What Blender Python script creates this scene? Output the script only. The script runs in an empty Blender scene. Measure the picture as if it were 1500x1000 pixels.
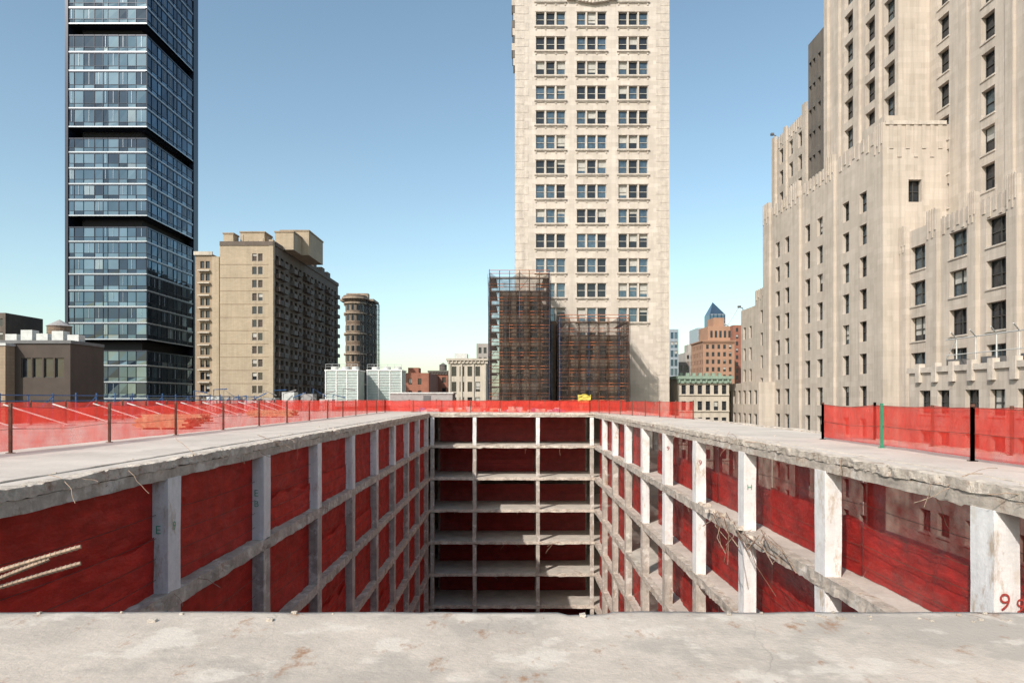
import bpy, math, random
from mathutils import Vector, noise
R=random.Random(7)
sc=bpy.context.scene
CAMH=1.74
def lk(nt,a,b): nt.links.new(a,b)
# ---------------------------------------------------------------- materials
def newmat(name):
    m=bpy.data.materials.new(name); m.use_nodes=True
    nt=m.node_tree; nt.nodes.clear()
    out=nt.nodes.new('ShaderNodeOutputMaterial')
    return m,nt,out
def coords(nt,scale=(1,1,1)):
    tc=nt.nodes.new('ShaderNodeTexCoord'); mp=nt.nodes.new('ShaderNodeMapping')
    mp.inputs['Scale'].default_value=scale; lk(nt,tc.outputs['Object'],mp.inputs['Vector']); return mp.outputs[0]
def nz(nt,vec,scale,detail=5,rough=.6):
    n=nt.nodes.new('ShaderNodeTexNoise'); n.inputs['Scale'].default_value=scale
    n.inputs['Detail'].default_value=detail; n.inputs['Roughness'].default_value=rough
    lk(nt,vec,n.inputs['Vector']); return n.outputs['Fac']
def rng(nt,v,a,b,c,d):
    m=nt.nodes.new('ShaderNodeMapRange'); m.inputs[1].default_value=a; m.inputs[2].default_value=b
    m.inputs[3].default_value=c; m.inputs[4].default_value=d; lk(nt,v,m.inputs[0]); return m.outputs[0]
def mixc(nt,fac,a,b,mode='MIX'):
    m=nt.nodes.new('ShaderNodeMix'); m.data_type='RGBA'; m.blend_type=mode
    for s,v in ((m.inputs[0],fac),(m.inputs[6],a),(m.inputs[7],b)):
        if isinstance(v,(int,float)): s.default_value=v
        elif isinstance(v,tuple): s.default_value=(v[0],v[1],v[2],1)
        else: lk(nt,v,s)
    return m.outputs[2]
def stone(name,col,rough=.85,var=.25,ns=.6,streak=.25,bump=.15,blocks=None,mortar=.75,stains=None,fine=9.0,patch=None,cracks=None,patch2=None):
    m,nt,out=newmat(name)
    p=nt.nodes.new('ShaderNodeBsdfPrincipled'); p.inputs['Roughness'].default_value=rough
    v=coords(nt)
    f=rng(nt,nz(nt,v,ns,8,.65),.3,.7,0,1)
    c=mixc(nt,f,tuple(x*(1-var) for x in col),tuple(min(1,x*(1+var*.7)) for x in col))
    f2=rng(nt,nz(nt,v,fine,6,.7),.3,.7,1-var*.45,1+var*.25)
    c=mixc(nt,1.0,c,f2,'MULTIPLY')
    if streak:
        vs=coords(nt,(1.3,1.3,.07)); s=rng(nt,nz(nt,vs,1.1,6,.7),.42,.72,1,1-streak)
        c=mixc(nt,1.0,c,s,'MULTIPLY')
    h=nz(nt,v,fine*1.6,6,.7)
    if blocks:
        tc=nt.nodes.new('ShaderNodeTexCoord'); sp=nt.nodes.new('ShaderNodeSeparateXYZ'); lk(nt,tc.outputs['Object'],sp.inputs[0])
        ad=nt.nodes.new('ShaderNodeMath'); lk(nt,sp.outputs[0],ad.inputs[0]); lk(nt,sp.outputs[1],ad.inputs[1])
        cb=nt.nodes.new('ShaderNodeCombineXYZ'); lk(nt,ad.outputs[0],cb.inputs[0]); lk(nt,sp.outputs[2],cb.inputs[1])
        b=nt.nodes.new('ShaderNodeTexBrick'); lk(nt,cb.outputs[0],b.inputs['Vector'])
        b.inputs['Scale'].default_value=1; b.inputs['Brick Width'].default_value=blocks[0]; b.inputs['Row Height'].default_value=blocks[1]
        b.inputs['Mortar Size'].default_value=blocks[2]; b.inputs['Color1'].default_value=(1,1,1,1)
        k=blocks[3] if len(blocks)>3 else .88
        b.inputs['Color2'].default_value=(k,k*.99,k*.97,1); b.inputs['Mortar'].default_value=(mortar,)*3+(1,)
        c=mixc(nt,1.0,c,b.outputs['Color'],'MULTIPLY')
    for pt in (patch,patch2):
        if pt:
            pf=rng(nt,nz(nt,coords(nt,(1,1,1)),pt[1],7,.6),pt[2],pt[2]+.06,0,pt[3])
            c=mixc(nt,pf,c,pt[0])
    if cracks:
        vo=nt.nodes.new('ShaderNodeTexVoronoi'); vo.feature='DISTANCE_TO_EDGE'; vo.inputs['Scale'].default_value=cracks
        nn=nt.nodes.new('ShaderNodeTexNoise'); nn.inputs['Scale'].default_value=2.5; nn.inputs['Detail'].default_value=6; lk(nt,v,nn.inputs['Vector'])
        vm=mixc(nt,.22,v,nn.outputs['Color']); lk(nt,vm,vo.inputs['Vector'])
        cf=rng(nt,vo.outputs['Distance'],0,.004,.35,0)
        gate=rng(nt,nz(nt,v,.7,3,.5),.52,.60,0,1)
        mm=nt.nodes.new('ShaderNodeMath'); mm.operation='MULTIPLY'; lk(nt,cf,mm.inputs[0]); lk(nt,gate,mm.inputs[1])
        c=mixc(nt,mm.outputs[0],c,(.16,.14,.12))
    if stains:
        st=rng(nt,nz(nt,coords(nt,stains[3] if len(stains)>3 else (1,1,1)),stains[1],5,.75),stains[2],stains[2]+.12,0,.85)
        c=mixc(nt,st,c,stains[0])
    lk(nt,c,p.inputs['Base Color'])
    bp=nt.nodes.new('ShaderNodeBump'); bp.inputs['Strength'].default_value=bump; bp.inputs['Distance'].default_value=.05
    lk(nt,h,bp.inputs['Height']); lk(nt,bp.outputs[0],p.inputs['Normal'])
    lk(nt,p.outputs[0],out.inputs[0]); return m
def plain(name,col,rough=.6,metal=0,var=.15,spec=.5,ns=2.0):
    m,nt,out=newmat(name)
    p=nt.nodes.new('ShaderNodeBsdfPrincipled'); p.inputs['Roughness'].default_value=rough; p.inputs['Metallic'].default_value=metal
    p.inputs['Specular IOR Level'].default_value=spec
    f=rng(nt,nz(nt,coords(nt),ns,4),.3,.7,0,1)
    lk(nt,mixc(nt,f,tuple(x*(1-var) for x in col),tuple(min(1,x*(1+var)) for x in col)),p.inputs['Base Color'])
    lk(nt,p.outputs[0],out.inputs[0]); return m
def net(name,col,alpha,trans=.35,av=.12,wr=(1,1,1),ws=3,col2=None,sheen=.25):
    m,nt,out=newmat(name)
    v=coords(nt,wr)
    f=rng(nt,nz(nt,v,ws,5,.6),.3,.7,0,1)
    c=mixc(nt,f,col2 or tuple(x*.62 for x in col),col)
    d=nt.nodes.new('ShaderNodeBsdfPrincipled'); d.inputs['Roughness'].default_value=.42; d.inputs['Specular IOR Level'].default_value=sheen
    t=nt.nodes.new('ShaderNodeBsdfTranslucent')
    lk(nt,c,d.inputs['Base Color']); lk(nt,c,t.inputs['Color'])
    bp=nt.nodes.new('ShaderNodeBump'); bp.inputs['Strength'].default_value=.8; bp.inputs['Distance'].default_value=.18
    lk(nt,nz(nt,v,ws*.8,4,.55),bp.inputs['Height']); lk(nt,bp.outputs[0],d.inputs['Normal'])
    mx=nt.nodes.new('ShaderNodeMixShader'); mx.inputs[0].default_value=trans; lk(nt,d.outputs[0],mx.inputs[1]); lk(nt,t.outputs[0],mx.inputs[2])
    tr=nt.nodes.new('ShaderNodeBsdfTransparent')
    m2=nt.nodes.new('ShaderNodeMixShader'); a=rng(nt,nz(nt,coords(nt),1.3,4),.3,.7,alpha-av,min(1,alpha+av))
    lk(nt,a,m2.inputs[0]); lk(nt,tr.outputs[0],m2.inputs[1]); lk(nt,mx.outputs[0],m2.inputs[2])
    lk(nt,m2.outputs[0],out.inputs[0]); return m
M={}
M['conc']=stone('concrete_slab',(.60,.535,.47),.9,.18,.35,0,.2,stains=((.36,.24,.16),.9,.62),fine=7,patch=((.47,.42,.37),.45,.53,.7),patch2=((.67,.615,.55),.9,.60,.5))
M['concnear']=stone('concrete_near_slab',(.56,.485,.41),.8,.22,1.1,0,.3,stains=((.30,.15,.07),2.3,.575,(1.3,.8,1)),fine=14,patch=((.40,.355,.305),.9,.51,.75),patch2=((.67,.60,.52),1.7,.55,.7),cracks=.55)
M['rough']=stone('broken_concrete_edge',(.64,.565,.48),.95,.38,1.6,.1,.9,stains=((.30,.17,.10),1.4,.57),fine=12,patch=((.42,.36,.30),2.2,.55,.7))
M['beam']=stone('weathered_beam',(.53,.465,.395),.95,.38,1.2,.3,.5,stains=((.27,.16,.09),1.2,.57),fine=9,patch=((.68,.63,.57),1.6,.56,.65))
M['colw']=stone('white_painted_column',(.80,.785,.77),.8,.14,1.6,.25,.3,stains=((.42,.31,.20),1.8,.57,(1,1,.35)),fine=8,patch=((.60,.55,.48),1.4,.60,.6))
M['colg']=stone('grey_column',(.50,.445,.39),.9,.32,1.5,.35,.4,stains=((.28,.18,.11),1.8,.58,(1,1,.3)),fine=8,patch=((.70,.67,.62),1.2,.55,.65))
M['inside']=stone('interior_concrete',(.54,.495,.44),.9,.25,.6,.0,.2)
M['outerwall']=stone('outer_brick_wall',(.26,.22,.185),.9,.2,.6,.3,.2)
M['lime']=stone('limestone_tower',(.61,.55,.485),.8,.10,.25,.14,.15,blocks=(1.5,.66,.012,.84),mortar=.74)
M['lime2']=stone('limestone_setback',(.55,.485,.42),.85,.12,.2,.28,.15,blocks=(1.3,.62,.010,.88),mortar=.84,patch=((.46,.40,.34),.12,.54,.5))
M['lime3']=stone('limestone_trim',(.57,.51,.445),.85,.2,1.2,.25,.35,fine=5)
M['brickbe']=stone('beige_brick',(.43,.35,.255),.9,.1,.3,.18,.1,blocks=(.8,.30,.02,.9),mortar=.8)
M['brickbr_shade']=stone('brown_and_shade_brick',(.15,.12,.10),.9,.15,.4,.2,.1,blocks=(.6,.25,.02,.85),mortar=.8)  # brown brick, reused where the beige block's side shade is put into colour
M['brickred']=stone('red_brick',(.36,.15,.10),.9,.15,.3,.2,.1,blocks=(.8,.3,.02,.85),mortar=.8)
M['brickor']=stone('orange_brick',(.40,.23,.15),.9,.15,.2,.1,.1)
M['bricktan']=stone('tan_brick',(.34,.26,.185),.9,.15,.3,.15,.1,blocks=(.8,.30,.02,.9),mortar=.8)
M['cream']=stone('cream_stone',(.53,.475,.40),.9,.15,.3,.25,.1)
M['tan']=stone('tan_terracotta',(.17,.12,.085),.9,.30,.5,.3,.2)
M['tanl']=stone('pale_terracotta',(.33,.255,.19),.9,.30,.5,.3,.2)
M['darkst_shade']=stone('dark_and_shade_stone',(.15,.135,.12),.9,.2,.4,.3,.1)  # dark stone; also carries painted shade on the finned setback wall
M['brnwall']=stone('brown_panel',(.070,.052,.042),.8,.2,.6,.1,.1)
M['glass']=plain('window_glass',(.018,.022,.028),.06,0,.3)
M['glassb']=plain('window_glass_light',(.10,.14,.17),.08,.6,.3)
M['blind']=plain('window_blind',(.42,.41,.38),.8,0,.15)
M['frame']=plain('dark_window_frame',(.045,.045,.042),.5)
M['framel']=plain('light_window_frame',(.40,.39,.36),.6)
M['tg1']=plain('tower_glass_a',(.055,.095,.14),.04,.7,.2,ns=.1)
M['tg2']=plain('tower_glass_b',(.10,.155,.21),.06,.7,.2,ns=.1)
M['tg3']=plain('tower_glass_c',(.022,.040,.068),.04,.6,.2,ns=.1)
M['tg4']=plain('tower_glass_d',(.17,.22,.26),.15,.5,.2,ns=.1)
M['tspan']=plain('tower_spandrel',(.36,.40,.44),.35,.3,.1)
M['tdark']=plain('tower_dark_frame',(.018,.024,.042),.3,.3,.2)
M['black']=plain('black_recess',(.004,.005,.008),.8)
M['rust']=plain('rusty_steel',(.18,.09,.055),.8,.2,.4,ns=6)
M['rebar']=plain('rebar_steel',(.40,.29,.21),.75,.3,.35,ns=8)
M['postr']=plain('fence_post_rust',(.13,.06,.04),.7,.2,.4,ns=5)
M['postg']=plain('green_post',(.03,.22,.12),.6)
M['blue']=plain('blue_paint_steel',(.04,.11,.26),.5,.1,.3)
M['white']=plain('white_paint',(.72,.72,.70),.6)
M['lgrey']=plain('light_grey_metal',(.50,.51,.50),.5,.1)
M['lblue']=plain('pale_green_louvre',(.36,.42,.40),.6)
M['dgrey']=plain('dark_grey_metal',(.12,.12,.125),.6,.2)
M['mgrey']=plain('mid_grey_panel',(.30,.285,.28),.8)
M['wood']=plain('lumber',(.42,.29,.17),.8,0,.35,ns=5)
M['plank']=plain('scaffold_plank',(.20,.135,.09),.8,0,.4,ns=3)
M['yellow']=plain('yellow_sheet',(.55,.46,.09),.7)
M['orange']=plain('orange_rail',(.45,.14,.06),.7)
M['green']=plain('green_spray_paint',(.03,.32,.17),.7)
M['redp']=plain('red_spray_paint',(.36,.05,.04),.7)
M['copper']=plain('copper_cornice',(.22,.30,.24),.7)
M['asph']=plain('asphalt',(.05,.05,.052),.9)
M['city']=stone('far_masonry',(.36,.33,.30),.9,.25,.05,0,.05)
M['city2']=stone('far_masonry_b',(.22,.17,.14),.9,.25,.05,0,.05)
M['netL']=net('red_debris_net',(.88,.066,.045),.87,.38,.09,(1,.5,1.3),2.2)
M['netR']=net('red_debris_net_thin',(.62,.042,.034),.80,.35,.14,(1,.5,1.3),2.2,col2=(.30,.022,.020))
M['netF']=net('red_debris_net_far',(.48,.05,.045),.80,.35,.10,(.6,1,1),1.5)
M['fence']=net('red_fence_mesh',(.90,.080,.05),.62,.45,.14,(1,1,.4),2.0,col2=(.72,.05,.038))
M['scnet']=net('dark_scaffold_net',(.070,.058,.056),.50,.3,.18,(1,1,.15),1.2)
# ---------------------------------------------------------------- geometry
class Group:
    def __init__(s,name): s.name=name; s.parts={}; s.extra=[]
    def P(s,part):
        if part not in s.parts: s.parts[part]=([],[],[])
        return s.parts[part]
    def quad(s,part,mat,pts):
        v,f,m=s.P(part); n=len(v); v.extend([tuple(p) for p in pts]); f.append(tuple(range(n,n+len(pts)))); m.append(mat)
    def box(s,part,mat,x0,x1,y0,y1,z0,z1):
        if x0>x1:x0,x1=x1,x0
        if y0>y1:y0,y1=y1,y0
        if z0>z1:z0,z1=z1,z0
        v,f,m=s.P(part); n=len(v)
        v.extend([(x0,y0,z0),(x1,y0,z0),(x1,y1,z0),(x0,y1,z0),(x0,y0,z1),(x1,y0,z1),(x1,y1,z1),(x0,y1,z1)])
        for q in ((0,3,2,1),(4,5,6,7),(0,1,5,4),(1,2,6,5),(2,3,7,6),(3,0,4,7)):
            f.append(tuple(n+i for i in q)); m.append(mat)
    def tube(s,part,mat,pts,r,k=5):
        v,f,m=s.P(part); pts=[Vector(p) for p in pts]; n0=len(v)
        for i,p in enumerate(pts):
            d=(pts[min(i+1,len(pts)-1)]-pts[max(i-1,0)]).normalized()
            a=d.cross(Vector((0,0,1)) if abs(d.z)<.9 else Vector((1,0,0))).normalized(); b=d.cross(a)
            for j in range(k):
                t=2*math.pi*j/k; v.append(tuple(p+a*r*math.cos(t)+b*r*math.sin(t)))
        for i in range(len(pts)-1):
            for j in range(k):
                f.append((n0+i*k+j,n0+i*k+(j+1)%k,n0+(i+1)*k+(j+1)%k,n0+(i+1)*k+j)); m.append(mat)
        f.append(tuple(n0+j for j in range(k))); m.append(mat)
        e=n0+(len(pts)-1)*k; f.append(tuple(e+j for j in range(k))); m.append(mat)
    def grid(s,part,mat,fn,nu,nv):
        v,f,m=s.P(part); n=len(v)
        for i in range(nu+1):
            for j in range(nv+1): v.append(tuple(fn(i/nu,j/nv)))
        for i in range(nu):
            for j in range(nv):
                a=n+i*(nv+1)+j; f.append((a,a+nv+1,a+nv+2,a+1)); m.append(mat)
    def cyl(s,part,mat,cx,cy,r,z0,z1,k=24,r1=None):
        r1=r if r1 is None else r1; v,f,m=s.P(part); n=len(v)
        for z,rr in ((z0,r),(z1,r1)):
            for j in range(k): v.append((cx+rr*math.cos(2*math.pi*j/k),cy+rr*math.sin(2*math.pi*j/k),z))
        for j in range(k): f.append((n+j,n+(j+1)%k,n+k+(j+1)%k,n+k+j)); m.append(mat)
        f.append(tuple(n+j for j in range(k))); m.append(mat); f.append(tuple(n+k+j for j in range(k))); m.append(mat)
    def rough(s,part,mat,axis,a0,a1,b0,b1,z0,z1,amp=.03,step=.25,freq=3.0,chip=.0):
        n=max(2,int(abs(a1-a0)/step)); per=[]
        N=4
        for i in range(N): per.append((i/N,0))
        for i in range(N): per.append((1,i/N))
        for i in range(N): per.append((1-i/N,1))
        for i in range(N): per.append((0,1-i/N))
        k=len(per); v,f,m=s.P(part); n0=len(v)
        for i in range(n+1):
            a=a0+(a1-a0)*i/n
            for (q,w) in per:
                b=b0+(b1-b0)*q; z=z0+(z1-z0)*w
                p=Vector((b,a,z)) if axis=='y' else Vector((a,b,z))
                o=noise.noise_vector(p*freq)*amp+noise.noise_vector(p*freq*.31)*amp*1.2+noise.noise_vector(p*freq*2.7)*amp*.5
                if chip and noise.noise(Vector((p.x*.7,p.y*.7,p.z*2)))>.2: o=o*(1+chip)
                v.append(tuple(p+o))
        for i in range(n):
            for j in range(k): f.append((n0+i*k+j,n0+i*k+(j+1)%k,n0+(i+1)*k+(j+1)%k,n0+(i+1)*k+j)); m.append(mat)
        f.append(tuple(n0+j for j in range(k))); m.append(mat)
        e=n0+n*k; f.append(tuple(e+j for j in range(k))); m.append(mat)
    def done(s,smooth=()):
        top=bpy.data.objects.new(s.name,None); sc.collection.objects.link(top)
        for pn,(v,f,m) in s.parts.items():
            me=bpy.data.meshes.new(pn); me.from_pydata(v,[],f)
            names=[]; 
            for x in m:
                if x not in names: names.append(x)
            for x in names: me.materials.append(M[x])
            ix={x:i for i,x in enumerate(names)}
            me.polygons.foreach_set('material_index',[ix[x] for x in m])
            if pn in smooth: me.polygons.foreach_set('use_smooth',[True]*len(f))
            me.update(); o=bpy.data.objects.new(pn,me); sc.collection.objects.link(o); o.parent=top
        for o in s.extra: o.parent=top
        return top
def PF(side,c):
    if side=='y-': return lambda u,z,d:(u,c+d,z)
    if side=='x-': return lambda u,z,d:(c+d,u,z)
    if side=='x+': return lambda u,z,d:(c-d,u,z)
def fbox(g,part,mat,P,u0,u1,z0,z1,d0,d1):
    a=P(u0,z0,d0); b=P(u1,z1,d1); g.box(part,mat,a[0],b[0],a[1],b[1],a[2],b[2])
def facade(g,side,c,u0,u1,z0,z1,cols,rows,wall,depth=.35,style='sash',blind=.2,sill=None,skip=None,glass='glass',frame='frame',rsill=.15):
    P=PF(side,c)
    us=[u0]; 
    for a,b in cols: us+= [a,b]
    us.append(u1); zs=[z0]
    for a,b in rows: zs+=[a,b]
    zs.append(z1)
    for i in range(len(us)-1):
        for j in range(len(zs)-1):
            a,b,p,q=us[i],us[i+1],zs[j],zs[j+1]
            isw=(i%2==1 and j%2==1) and not (skip and skip((a+b)/2,(p+q)/2))
            if not isw:
                if b-a>1e-4 and q-p>1e-4: g.quad('walls',wall,[P(a,p,0),P(b,p,0),P(b,q,0),P(a,q,0)])
                continue
            for pts in ([P(a,p,0),P(a,p,depth),P(a,q,depth),P(a,q,0)],[P(b,p,0),P(b,p,depth),P(b,q,depth),P(b,q,0)],
                        [P(a,p,0),P(b,p,0),P(b,p,depth),P(a,p,depth)],[P(a,q,0),P(b,q,0),P(b,q,depth),P(a,q,depth)]):
                g.quad('walls',wall,pts)
            gl=glass if not isinstance(glass,(list,tuple)) else R.choice(glass)
            t=R.uniform(-.012,.012)
            g.quad('windows',gl,[P(a,p,depth+t),P(b,p,depth-t),P(b,q,depth-t),P(a,q,depth+t)])
            e=.004; fw=min(.07,(b-a)*.08); d0,d1=depth-.10,depth-.02
            fbox(g,'window_frames',frame,P,a+e,a+fw,p+e,q-e,d0,d1); fbox(g,'window_frames',frame,P,b-fw,b-e,p+e,q-e,d0,d1)
            fbox(g,'window_frames',frame,P,a+fw,b-fw,p+e,p+fw,d0,d1); fbox(g,'window_frames',frame,P,a+fw,b-fw,q-fw,q-e,d0,d1)
            mz=(p+q)/2
            if style in('sash','double'): fbox(g,'window_frames',frame,P,a+fw,b-fw,mz-.04,mz+.04,d0-.02,d1)
            if style=='double': fbox(g,'window_frames',frame,P,(a+b)/2-.06,(a+b)/2+.06,p+fw,q-fw,d0-.03,d1)
            if R.random()<blind:
                h=(q-p)*R.choice([.25,.45,.5,.7])
                fbox(g,'blinds','blind',P,a+fw,b-fw,q-fw-h,q-fw-.003,depth-.016,depth-.013)
            if sill: fbox(g,'sills',sill,P,a-.1,b+.1,p-rsill,p-.003,-.10,.02)
def hollow(g,mat,x0,x1,y0,y1,z0,z1,skip=()):
    if 'y-' not in skip: g.quad('walls',mat,[(x0,y0,z0),(x1,y0,z0),(x1,y0,z1),(x0,y0,z1)])
    if 'y+' not in skip: g.quad('walls',mat,[(x0,y1,z0),(x1,y1,z0),(x1,y1,z1),(x0,y1,z1)])
    if 'x-' not in skip: g.quad('walls',mat,[(x0,y0,z0),(x0,y1,z0),(x0,y1,z1),(x0,y0,z1)])
    if 'x+' not in skip: g.quad('walls',mat,[(x1,y0,z0),(x1,y1,z0),(x1,y1,z1),(x1,y0,z1)])
    g.quad('roof',mat,[(x0,y0,z1),(x1,y0,z1),(x1,y1,z1),(x0,y1,z1)])
def cen(cs,w): return [(c-w/2,c+w/2) for c in sorted(cs)]
def rowz(top,st,n,h): return [(z-h/2,z+h/2) for z in sorted(top-st*i for i in range(n))]
GZ=-46
# ---------------------------------------------------------------- ground
g=Group('ground'); g.quad('asphalt_sheet','asph',[(-6000,-3000,GZ),(6000,-3000,GZ),(6000,9000,GZ),(-6000,9000,GZ)]); g.done()
# ---------------------------------------------------------------- concrete frame building (demolition)
ST=3.68; NL=9
XL,XR,YF,YN=-9.5,9.5,78.4,5.6
LC=[18.85+7.25*i for i in range(-2,9)]
RC=[13.45+7.25*i for i in range(-1,9)]
FC=[-4.5,2.78]
g=Group('concrete_building_frame')
g.box('roof_slab','conc',-34,XL-.3,-8,92,-.22,0)
g.box('roof_slab','conc',XR+.3,15.5,-8,92,-.22,0)
g.box('roof_slab','conc',XL-.3,XR+.3,YF+.3,92,-.22,0)
g.box('roof_slab','conc',XL-.3,XR+.3,-8,3.4,-.22,0)
def near(u,v):
    x=(XL-.3)+(XR-XL+.6)*u
    if v<=.75:
        t=v/.75; y=3.4+(YN-3.4)*t
    else: y=YN
    e=noise.noise(Vector((x*1.3,2.2,0)))*.035+noise.noise(Vector((x*6,7,0)))*.014+(-.07 if noise.noise(Vector((x*.9,11,3)))>.33 else 0)
    z=noise.noise(Vector((x*.8,y*.8,0)))*.006
    if v<=.75: y+=e*max(0,(v-.4)/.35); z-= .012*max(0,(v-.70)/.05) if v>.70 else 0
    else:
        t=(v-.75)/.25; y+=e+noise.noise(Vector((x*5,t*4,9)))*.03*t; z=-.012-.26*t
    return (x,y,z)
g.grid('near_slab','concnear',near,260,40)
for k in range(NL):
    z=-ST*k
    if k==0:
        for s,x,seed in ((-1,XL,0),(1,XR,1)):
            g.rough('slab_edges','rough','y',-6 ,YF+.6,x,x+s*.42,-.20,.022,.030,.12,4.5,.7)
            g.rough('edge_beams','beam','y',-6,YF+.6,x+s*.03,x+s*.40,-.50,-.21,.02,.2,3.0,.6)
            g.rough('slab_edges','conc','y',-6,YF+.2,x+s*.95,x+s*1.10,.0,.03,.012,.3,2.5)
        g.rough('slab_edges','rough','x',XL,XR,YF,YF+.4,-.20,.03,.04,.2,4,.8)
        g.rough('edge_beams','beam','x',XL,XR,YF+.05,YF+.4,-.42,-.21,.02,.3,2.5)
    else:
        for s,x in ((-1,XL),(1,XR)):
            g.rough('slab_edges','beam','y',-6,YF+.6,x-s*.02,x+s*.40,z-.42,z+.02,.032,.2,3.4,.8)
        g.rough('slab_edges','rough','x',XL,XR,YF,YF+.4,z-.30,z+.01,.03,.25,3.2,.9)
        g.box('floor_slabs','inside',-33.6,XL-.4,-2,91.6,z-.2,z-.002)
        g.box('floor_slabs','inside',XR+.4,15.4,-2,91.6,z-.2,z-.002)
        g.box('floor_slabs','inside',XL-.39,XR+.39,YF+.39,91.6,z-.2,z-.002)
    if k<NL-1:
        zb,zt=z-ST+.0,z-(.48 if k==0 else .40)
        for y in LC:
            mt='colw' if k==0 else 'colg'
            g.rough('columns',mt,'y',y,y+.72,XL+.005,XL-.45,zb,zt,.014,.18,1.8)
            g.box('interior_columns','colg',-16.5,-16,y,y+.5,zb,zt+.2)
        for y in RC:
            mt='colw' if k==0 or (k==1 and y<50) else 'colg'
            g.rough('columns',mt,'y',y,y+.70,XR-.005,XR+.50,zb,zt,.014,.18,1.8)
            g.box('interior_columns','colg',14.8,15.3,y,y+.5,zb,zt+.2)
        for x in FC+[XL+.15,XR-.5]:
            g.rough('columns','colg' if k else 'colw','y',YF+.03,YF+.45,x-.02,x+.40,zb,zt+.02,.02,.2,2.0)
            g.box('interior_columns','colg',x,x+.45,YF+7.6,YF+8.1,zb,zt+.2)
g.box('outer_walls','outerwall',-34,-33.6,-8,92,GZ,-.22)  # unseen outer wall added to keep sun out of the left floors
g.box('outer_walls','outerwall',-33.6,15.5,91.6,92,GZ,-.22)
g.box('outer_walls','outerwall',-33.6,15.5,-8,-7.6,GZ,-.22)
g.box('outer_walls','outerwall',15.4,15.5,-7.6,91.6,GZ,-ST*6)
g.box('pit_floor','inside',-33.6,15.4,-7.6,91.6,-ST*(NL-1)-1.2,-ST*(NL-1)-.5)
g.rough('roof_edge','rough','y',-6,92,15.2,15.6,-.3,.06,.04,.3,3)
def mark(txt,loc,rot,size,mat):
    c=bpy.data.curves.new('paint_mark','FONT'); c.body=txt; c.size=size; c.materials.append(M[mat]); c.extrude=.001; c.offset=-.004
    o=bpy.data.objects.new('paint_mark',c); o.location=loc; o.rotation_euler=rot; sc.collection.objects.link(o); g.extra.append(o)
h=math.pi/2
mark('E',(XL-.34,18.85-.035,-2.0),(h,0,0),.34,'green'); mark('9',(XL+.038,19.05,-1.95),(h,0,h),.36,'green')
mark('E',(XL-.36,26.1-.035,-2.0),(h,0,0),.36,'green'); mark('B',(XL-.36,26.1-.035,-2.4),(h,0,0),.34,'green')
mark('9',(XR+.04,13.45-.035,-2.42),(h,.1,0),.50,'redp')
mark('9',(XR+.36,13.45-.035,-2.46),(h,.2,0),.42,'redp')
mark('H',(XR+.1,27.95-.035,-2.0),(h,0,0),.32,'green'); mark('9',(XR+.1,35.2-.035,-1.7),(h,0,0),.38,'redp')
mark('9',(XR+.1,42.45-.035,-1.5),(h,0,0),.38,'redp')
g.done(smooth=('near_slab',))
# ---------------------------------------------------------------- netting on pit
def netting(name,mat,pieces,part='net_panels',nu=26,nv=14,amp=.10):
    g=Group(name)
    for (side,c,u0,u1,z0,z1,sag,seed) in pieces:
        P=PF(side,c); sl=R.uniform(.6,2.2)*R.choice((-1,1))
        def fn(u,v,u0=u0,u1=u1,z0=z0,z1=z1,P=P,sag=sag,seed=seed,sl=sl):
            U=u0+(u1-u0)*u; top=z1-sag*math.sin(math.pi*u)*.5-sag*.3-abs(noise.noise(Vector((U*1.5,seed,0))))*sag*.6
            Z=z0+(top-z0)*v
            e=min(1,8*u,8*(1-u))
            d=abs(noise.noise(Vector((U*.9,Z*.9,seed))))*amp*e+noise.noise(Vector((U*2.2+Z*sl,Z*.5,seed+5)))*amp*.7*e+.10*math.sin(math.pi*v)*e
            return P(U,Z,d)
        g.grid(part,mat,fn,nu,nv)
        if R.random()<.4:
            zt=z0+(z1-z0)*R.uniform(.3,.6)
            def fn2(u,v,u0=u0,u1=u1,z0=z0,zt=zt,P=P,seed=seed):
                U=u0+(u1-u0)*u; tp=zt+noise.noise(Vector((U*.6,seed,3)))*.35
                Z=z0+(tp-z0)*v
                return P(U,Z,-.05+noise.noise(Vector((U*2.5,Z*1.3,seed+9)))*.035)
            g.grid(part,mat,fn2,nu,6)
        for hh in (.42,.98,1.55,2.2):
            if R.random()<.9:
                a=Vector(P(u0,z0+hh+R.uniform(-.05,.05),-.10)); b=Vector(P(u1,z0+hh+R.uniform(-.05,.05),-.10))
                pts=[a.lerp(b,t/8)+Vector((0,0,-.06*math.sin(math.pi*t/8))) for t in range(9)]
                g.tube('guard_cables','postr',pts,.010,3)
    return g.done(smooth=(part,))
pcs=[]
for k in range(NL-1):
    for i,y in enumerate([LC[0]-7.25]+LC):
        y1=y+7.25 if y<LC[-1] else YF
        z=-ST*k
        if y1-y<-.1 or y+.72>=y1: continue
        pcs.append(('x+',XL-.43,y+.72,y1,z-ST+.02,z-(.47 if k==0 else .40),0,i*7+k*31))
netting('red_debris_netting','netL',pcs)
pcs=[]
for k in range(NL-1):
    for i,y in enumerate([RC[0]-7.25]+RC):
        y1=y+7.25 if y<RC[-1] else YF; z=-ST*k
        if y+.7>=y1: continue
        if k>=1 and R.random()<.12: continue
        back=1.15 if y<46 else .6
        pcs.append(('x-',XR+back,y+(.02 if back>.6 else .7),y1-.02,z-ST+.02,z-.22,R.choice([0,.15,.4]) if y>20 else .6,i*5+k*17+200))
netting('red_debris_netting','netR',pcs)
pcs=[]
fx=[XL+.4]+FC+[XR-.4]
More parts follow.
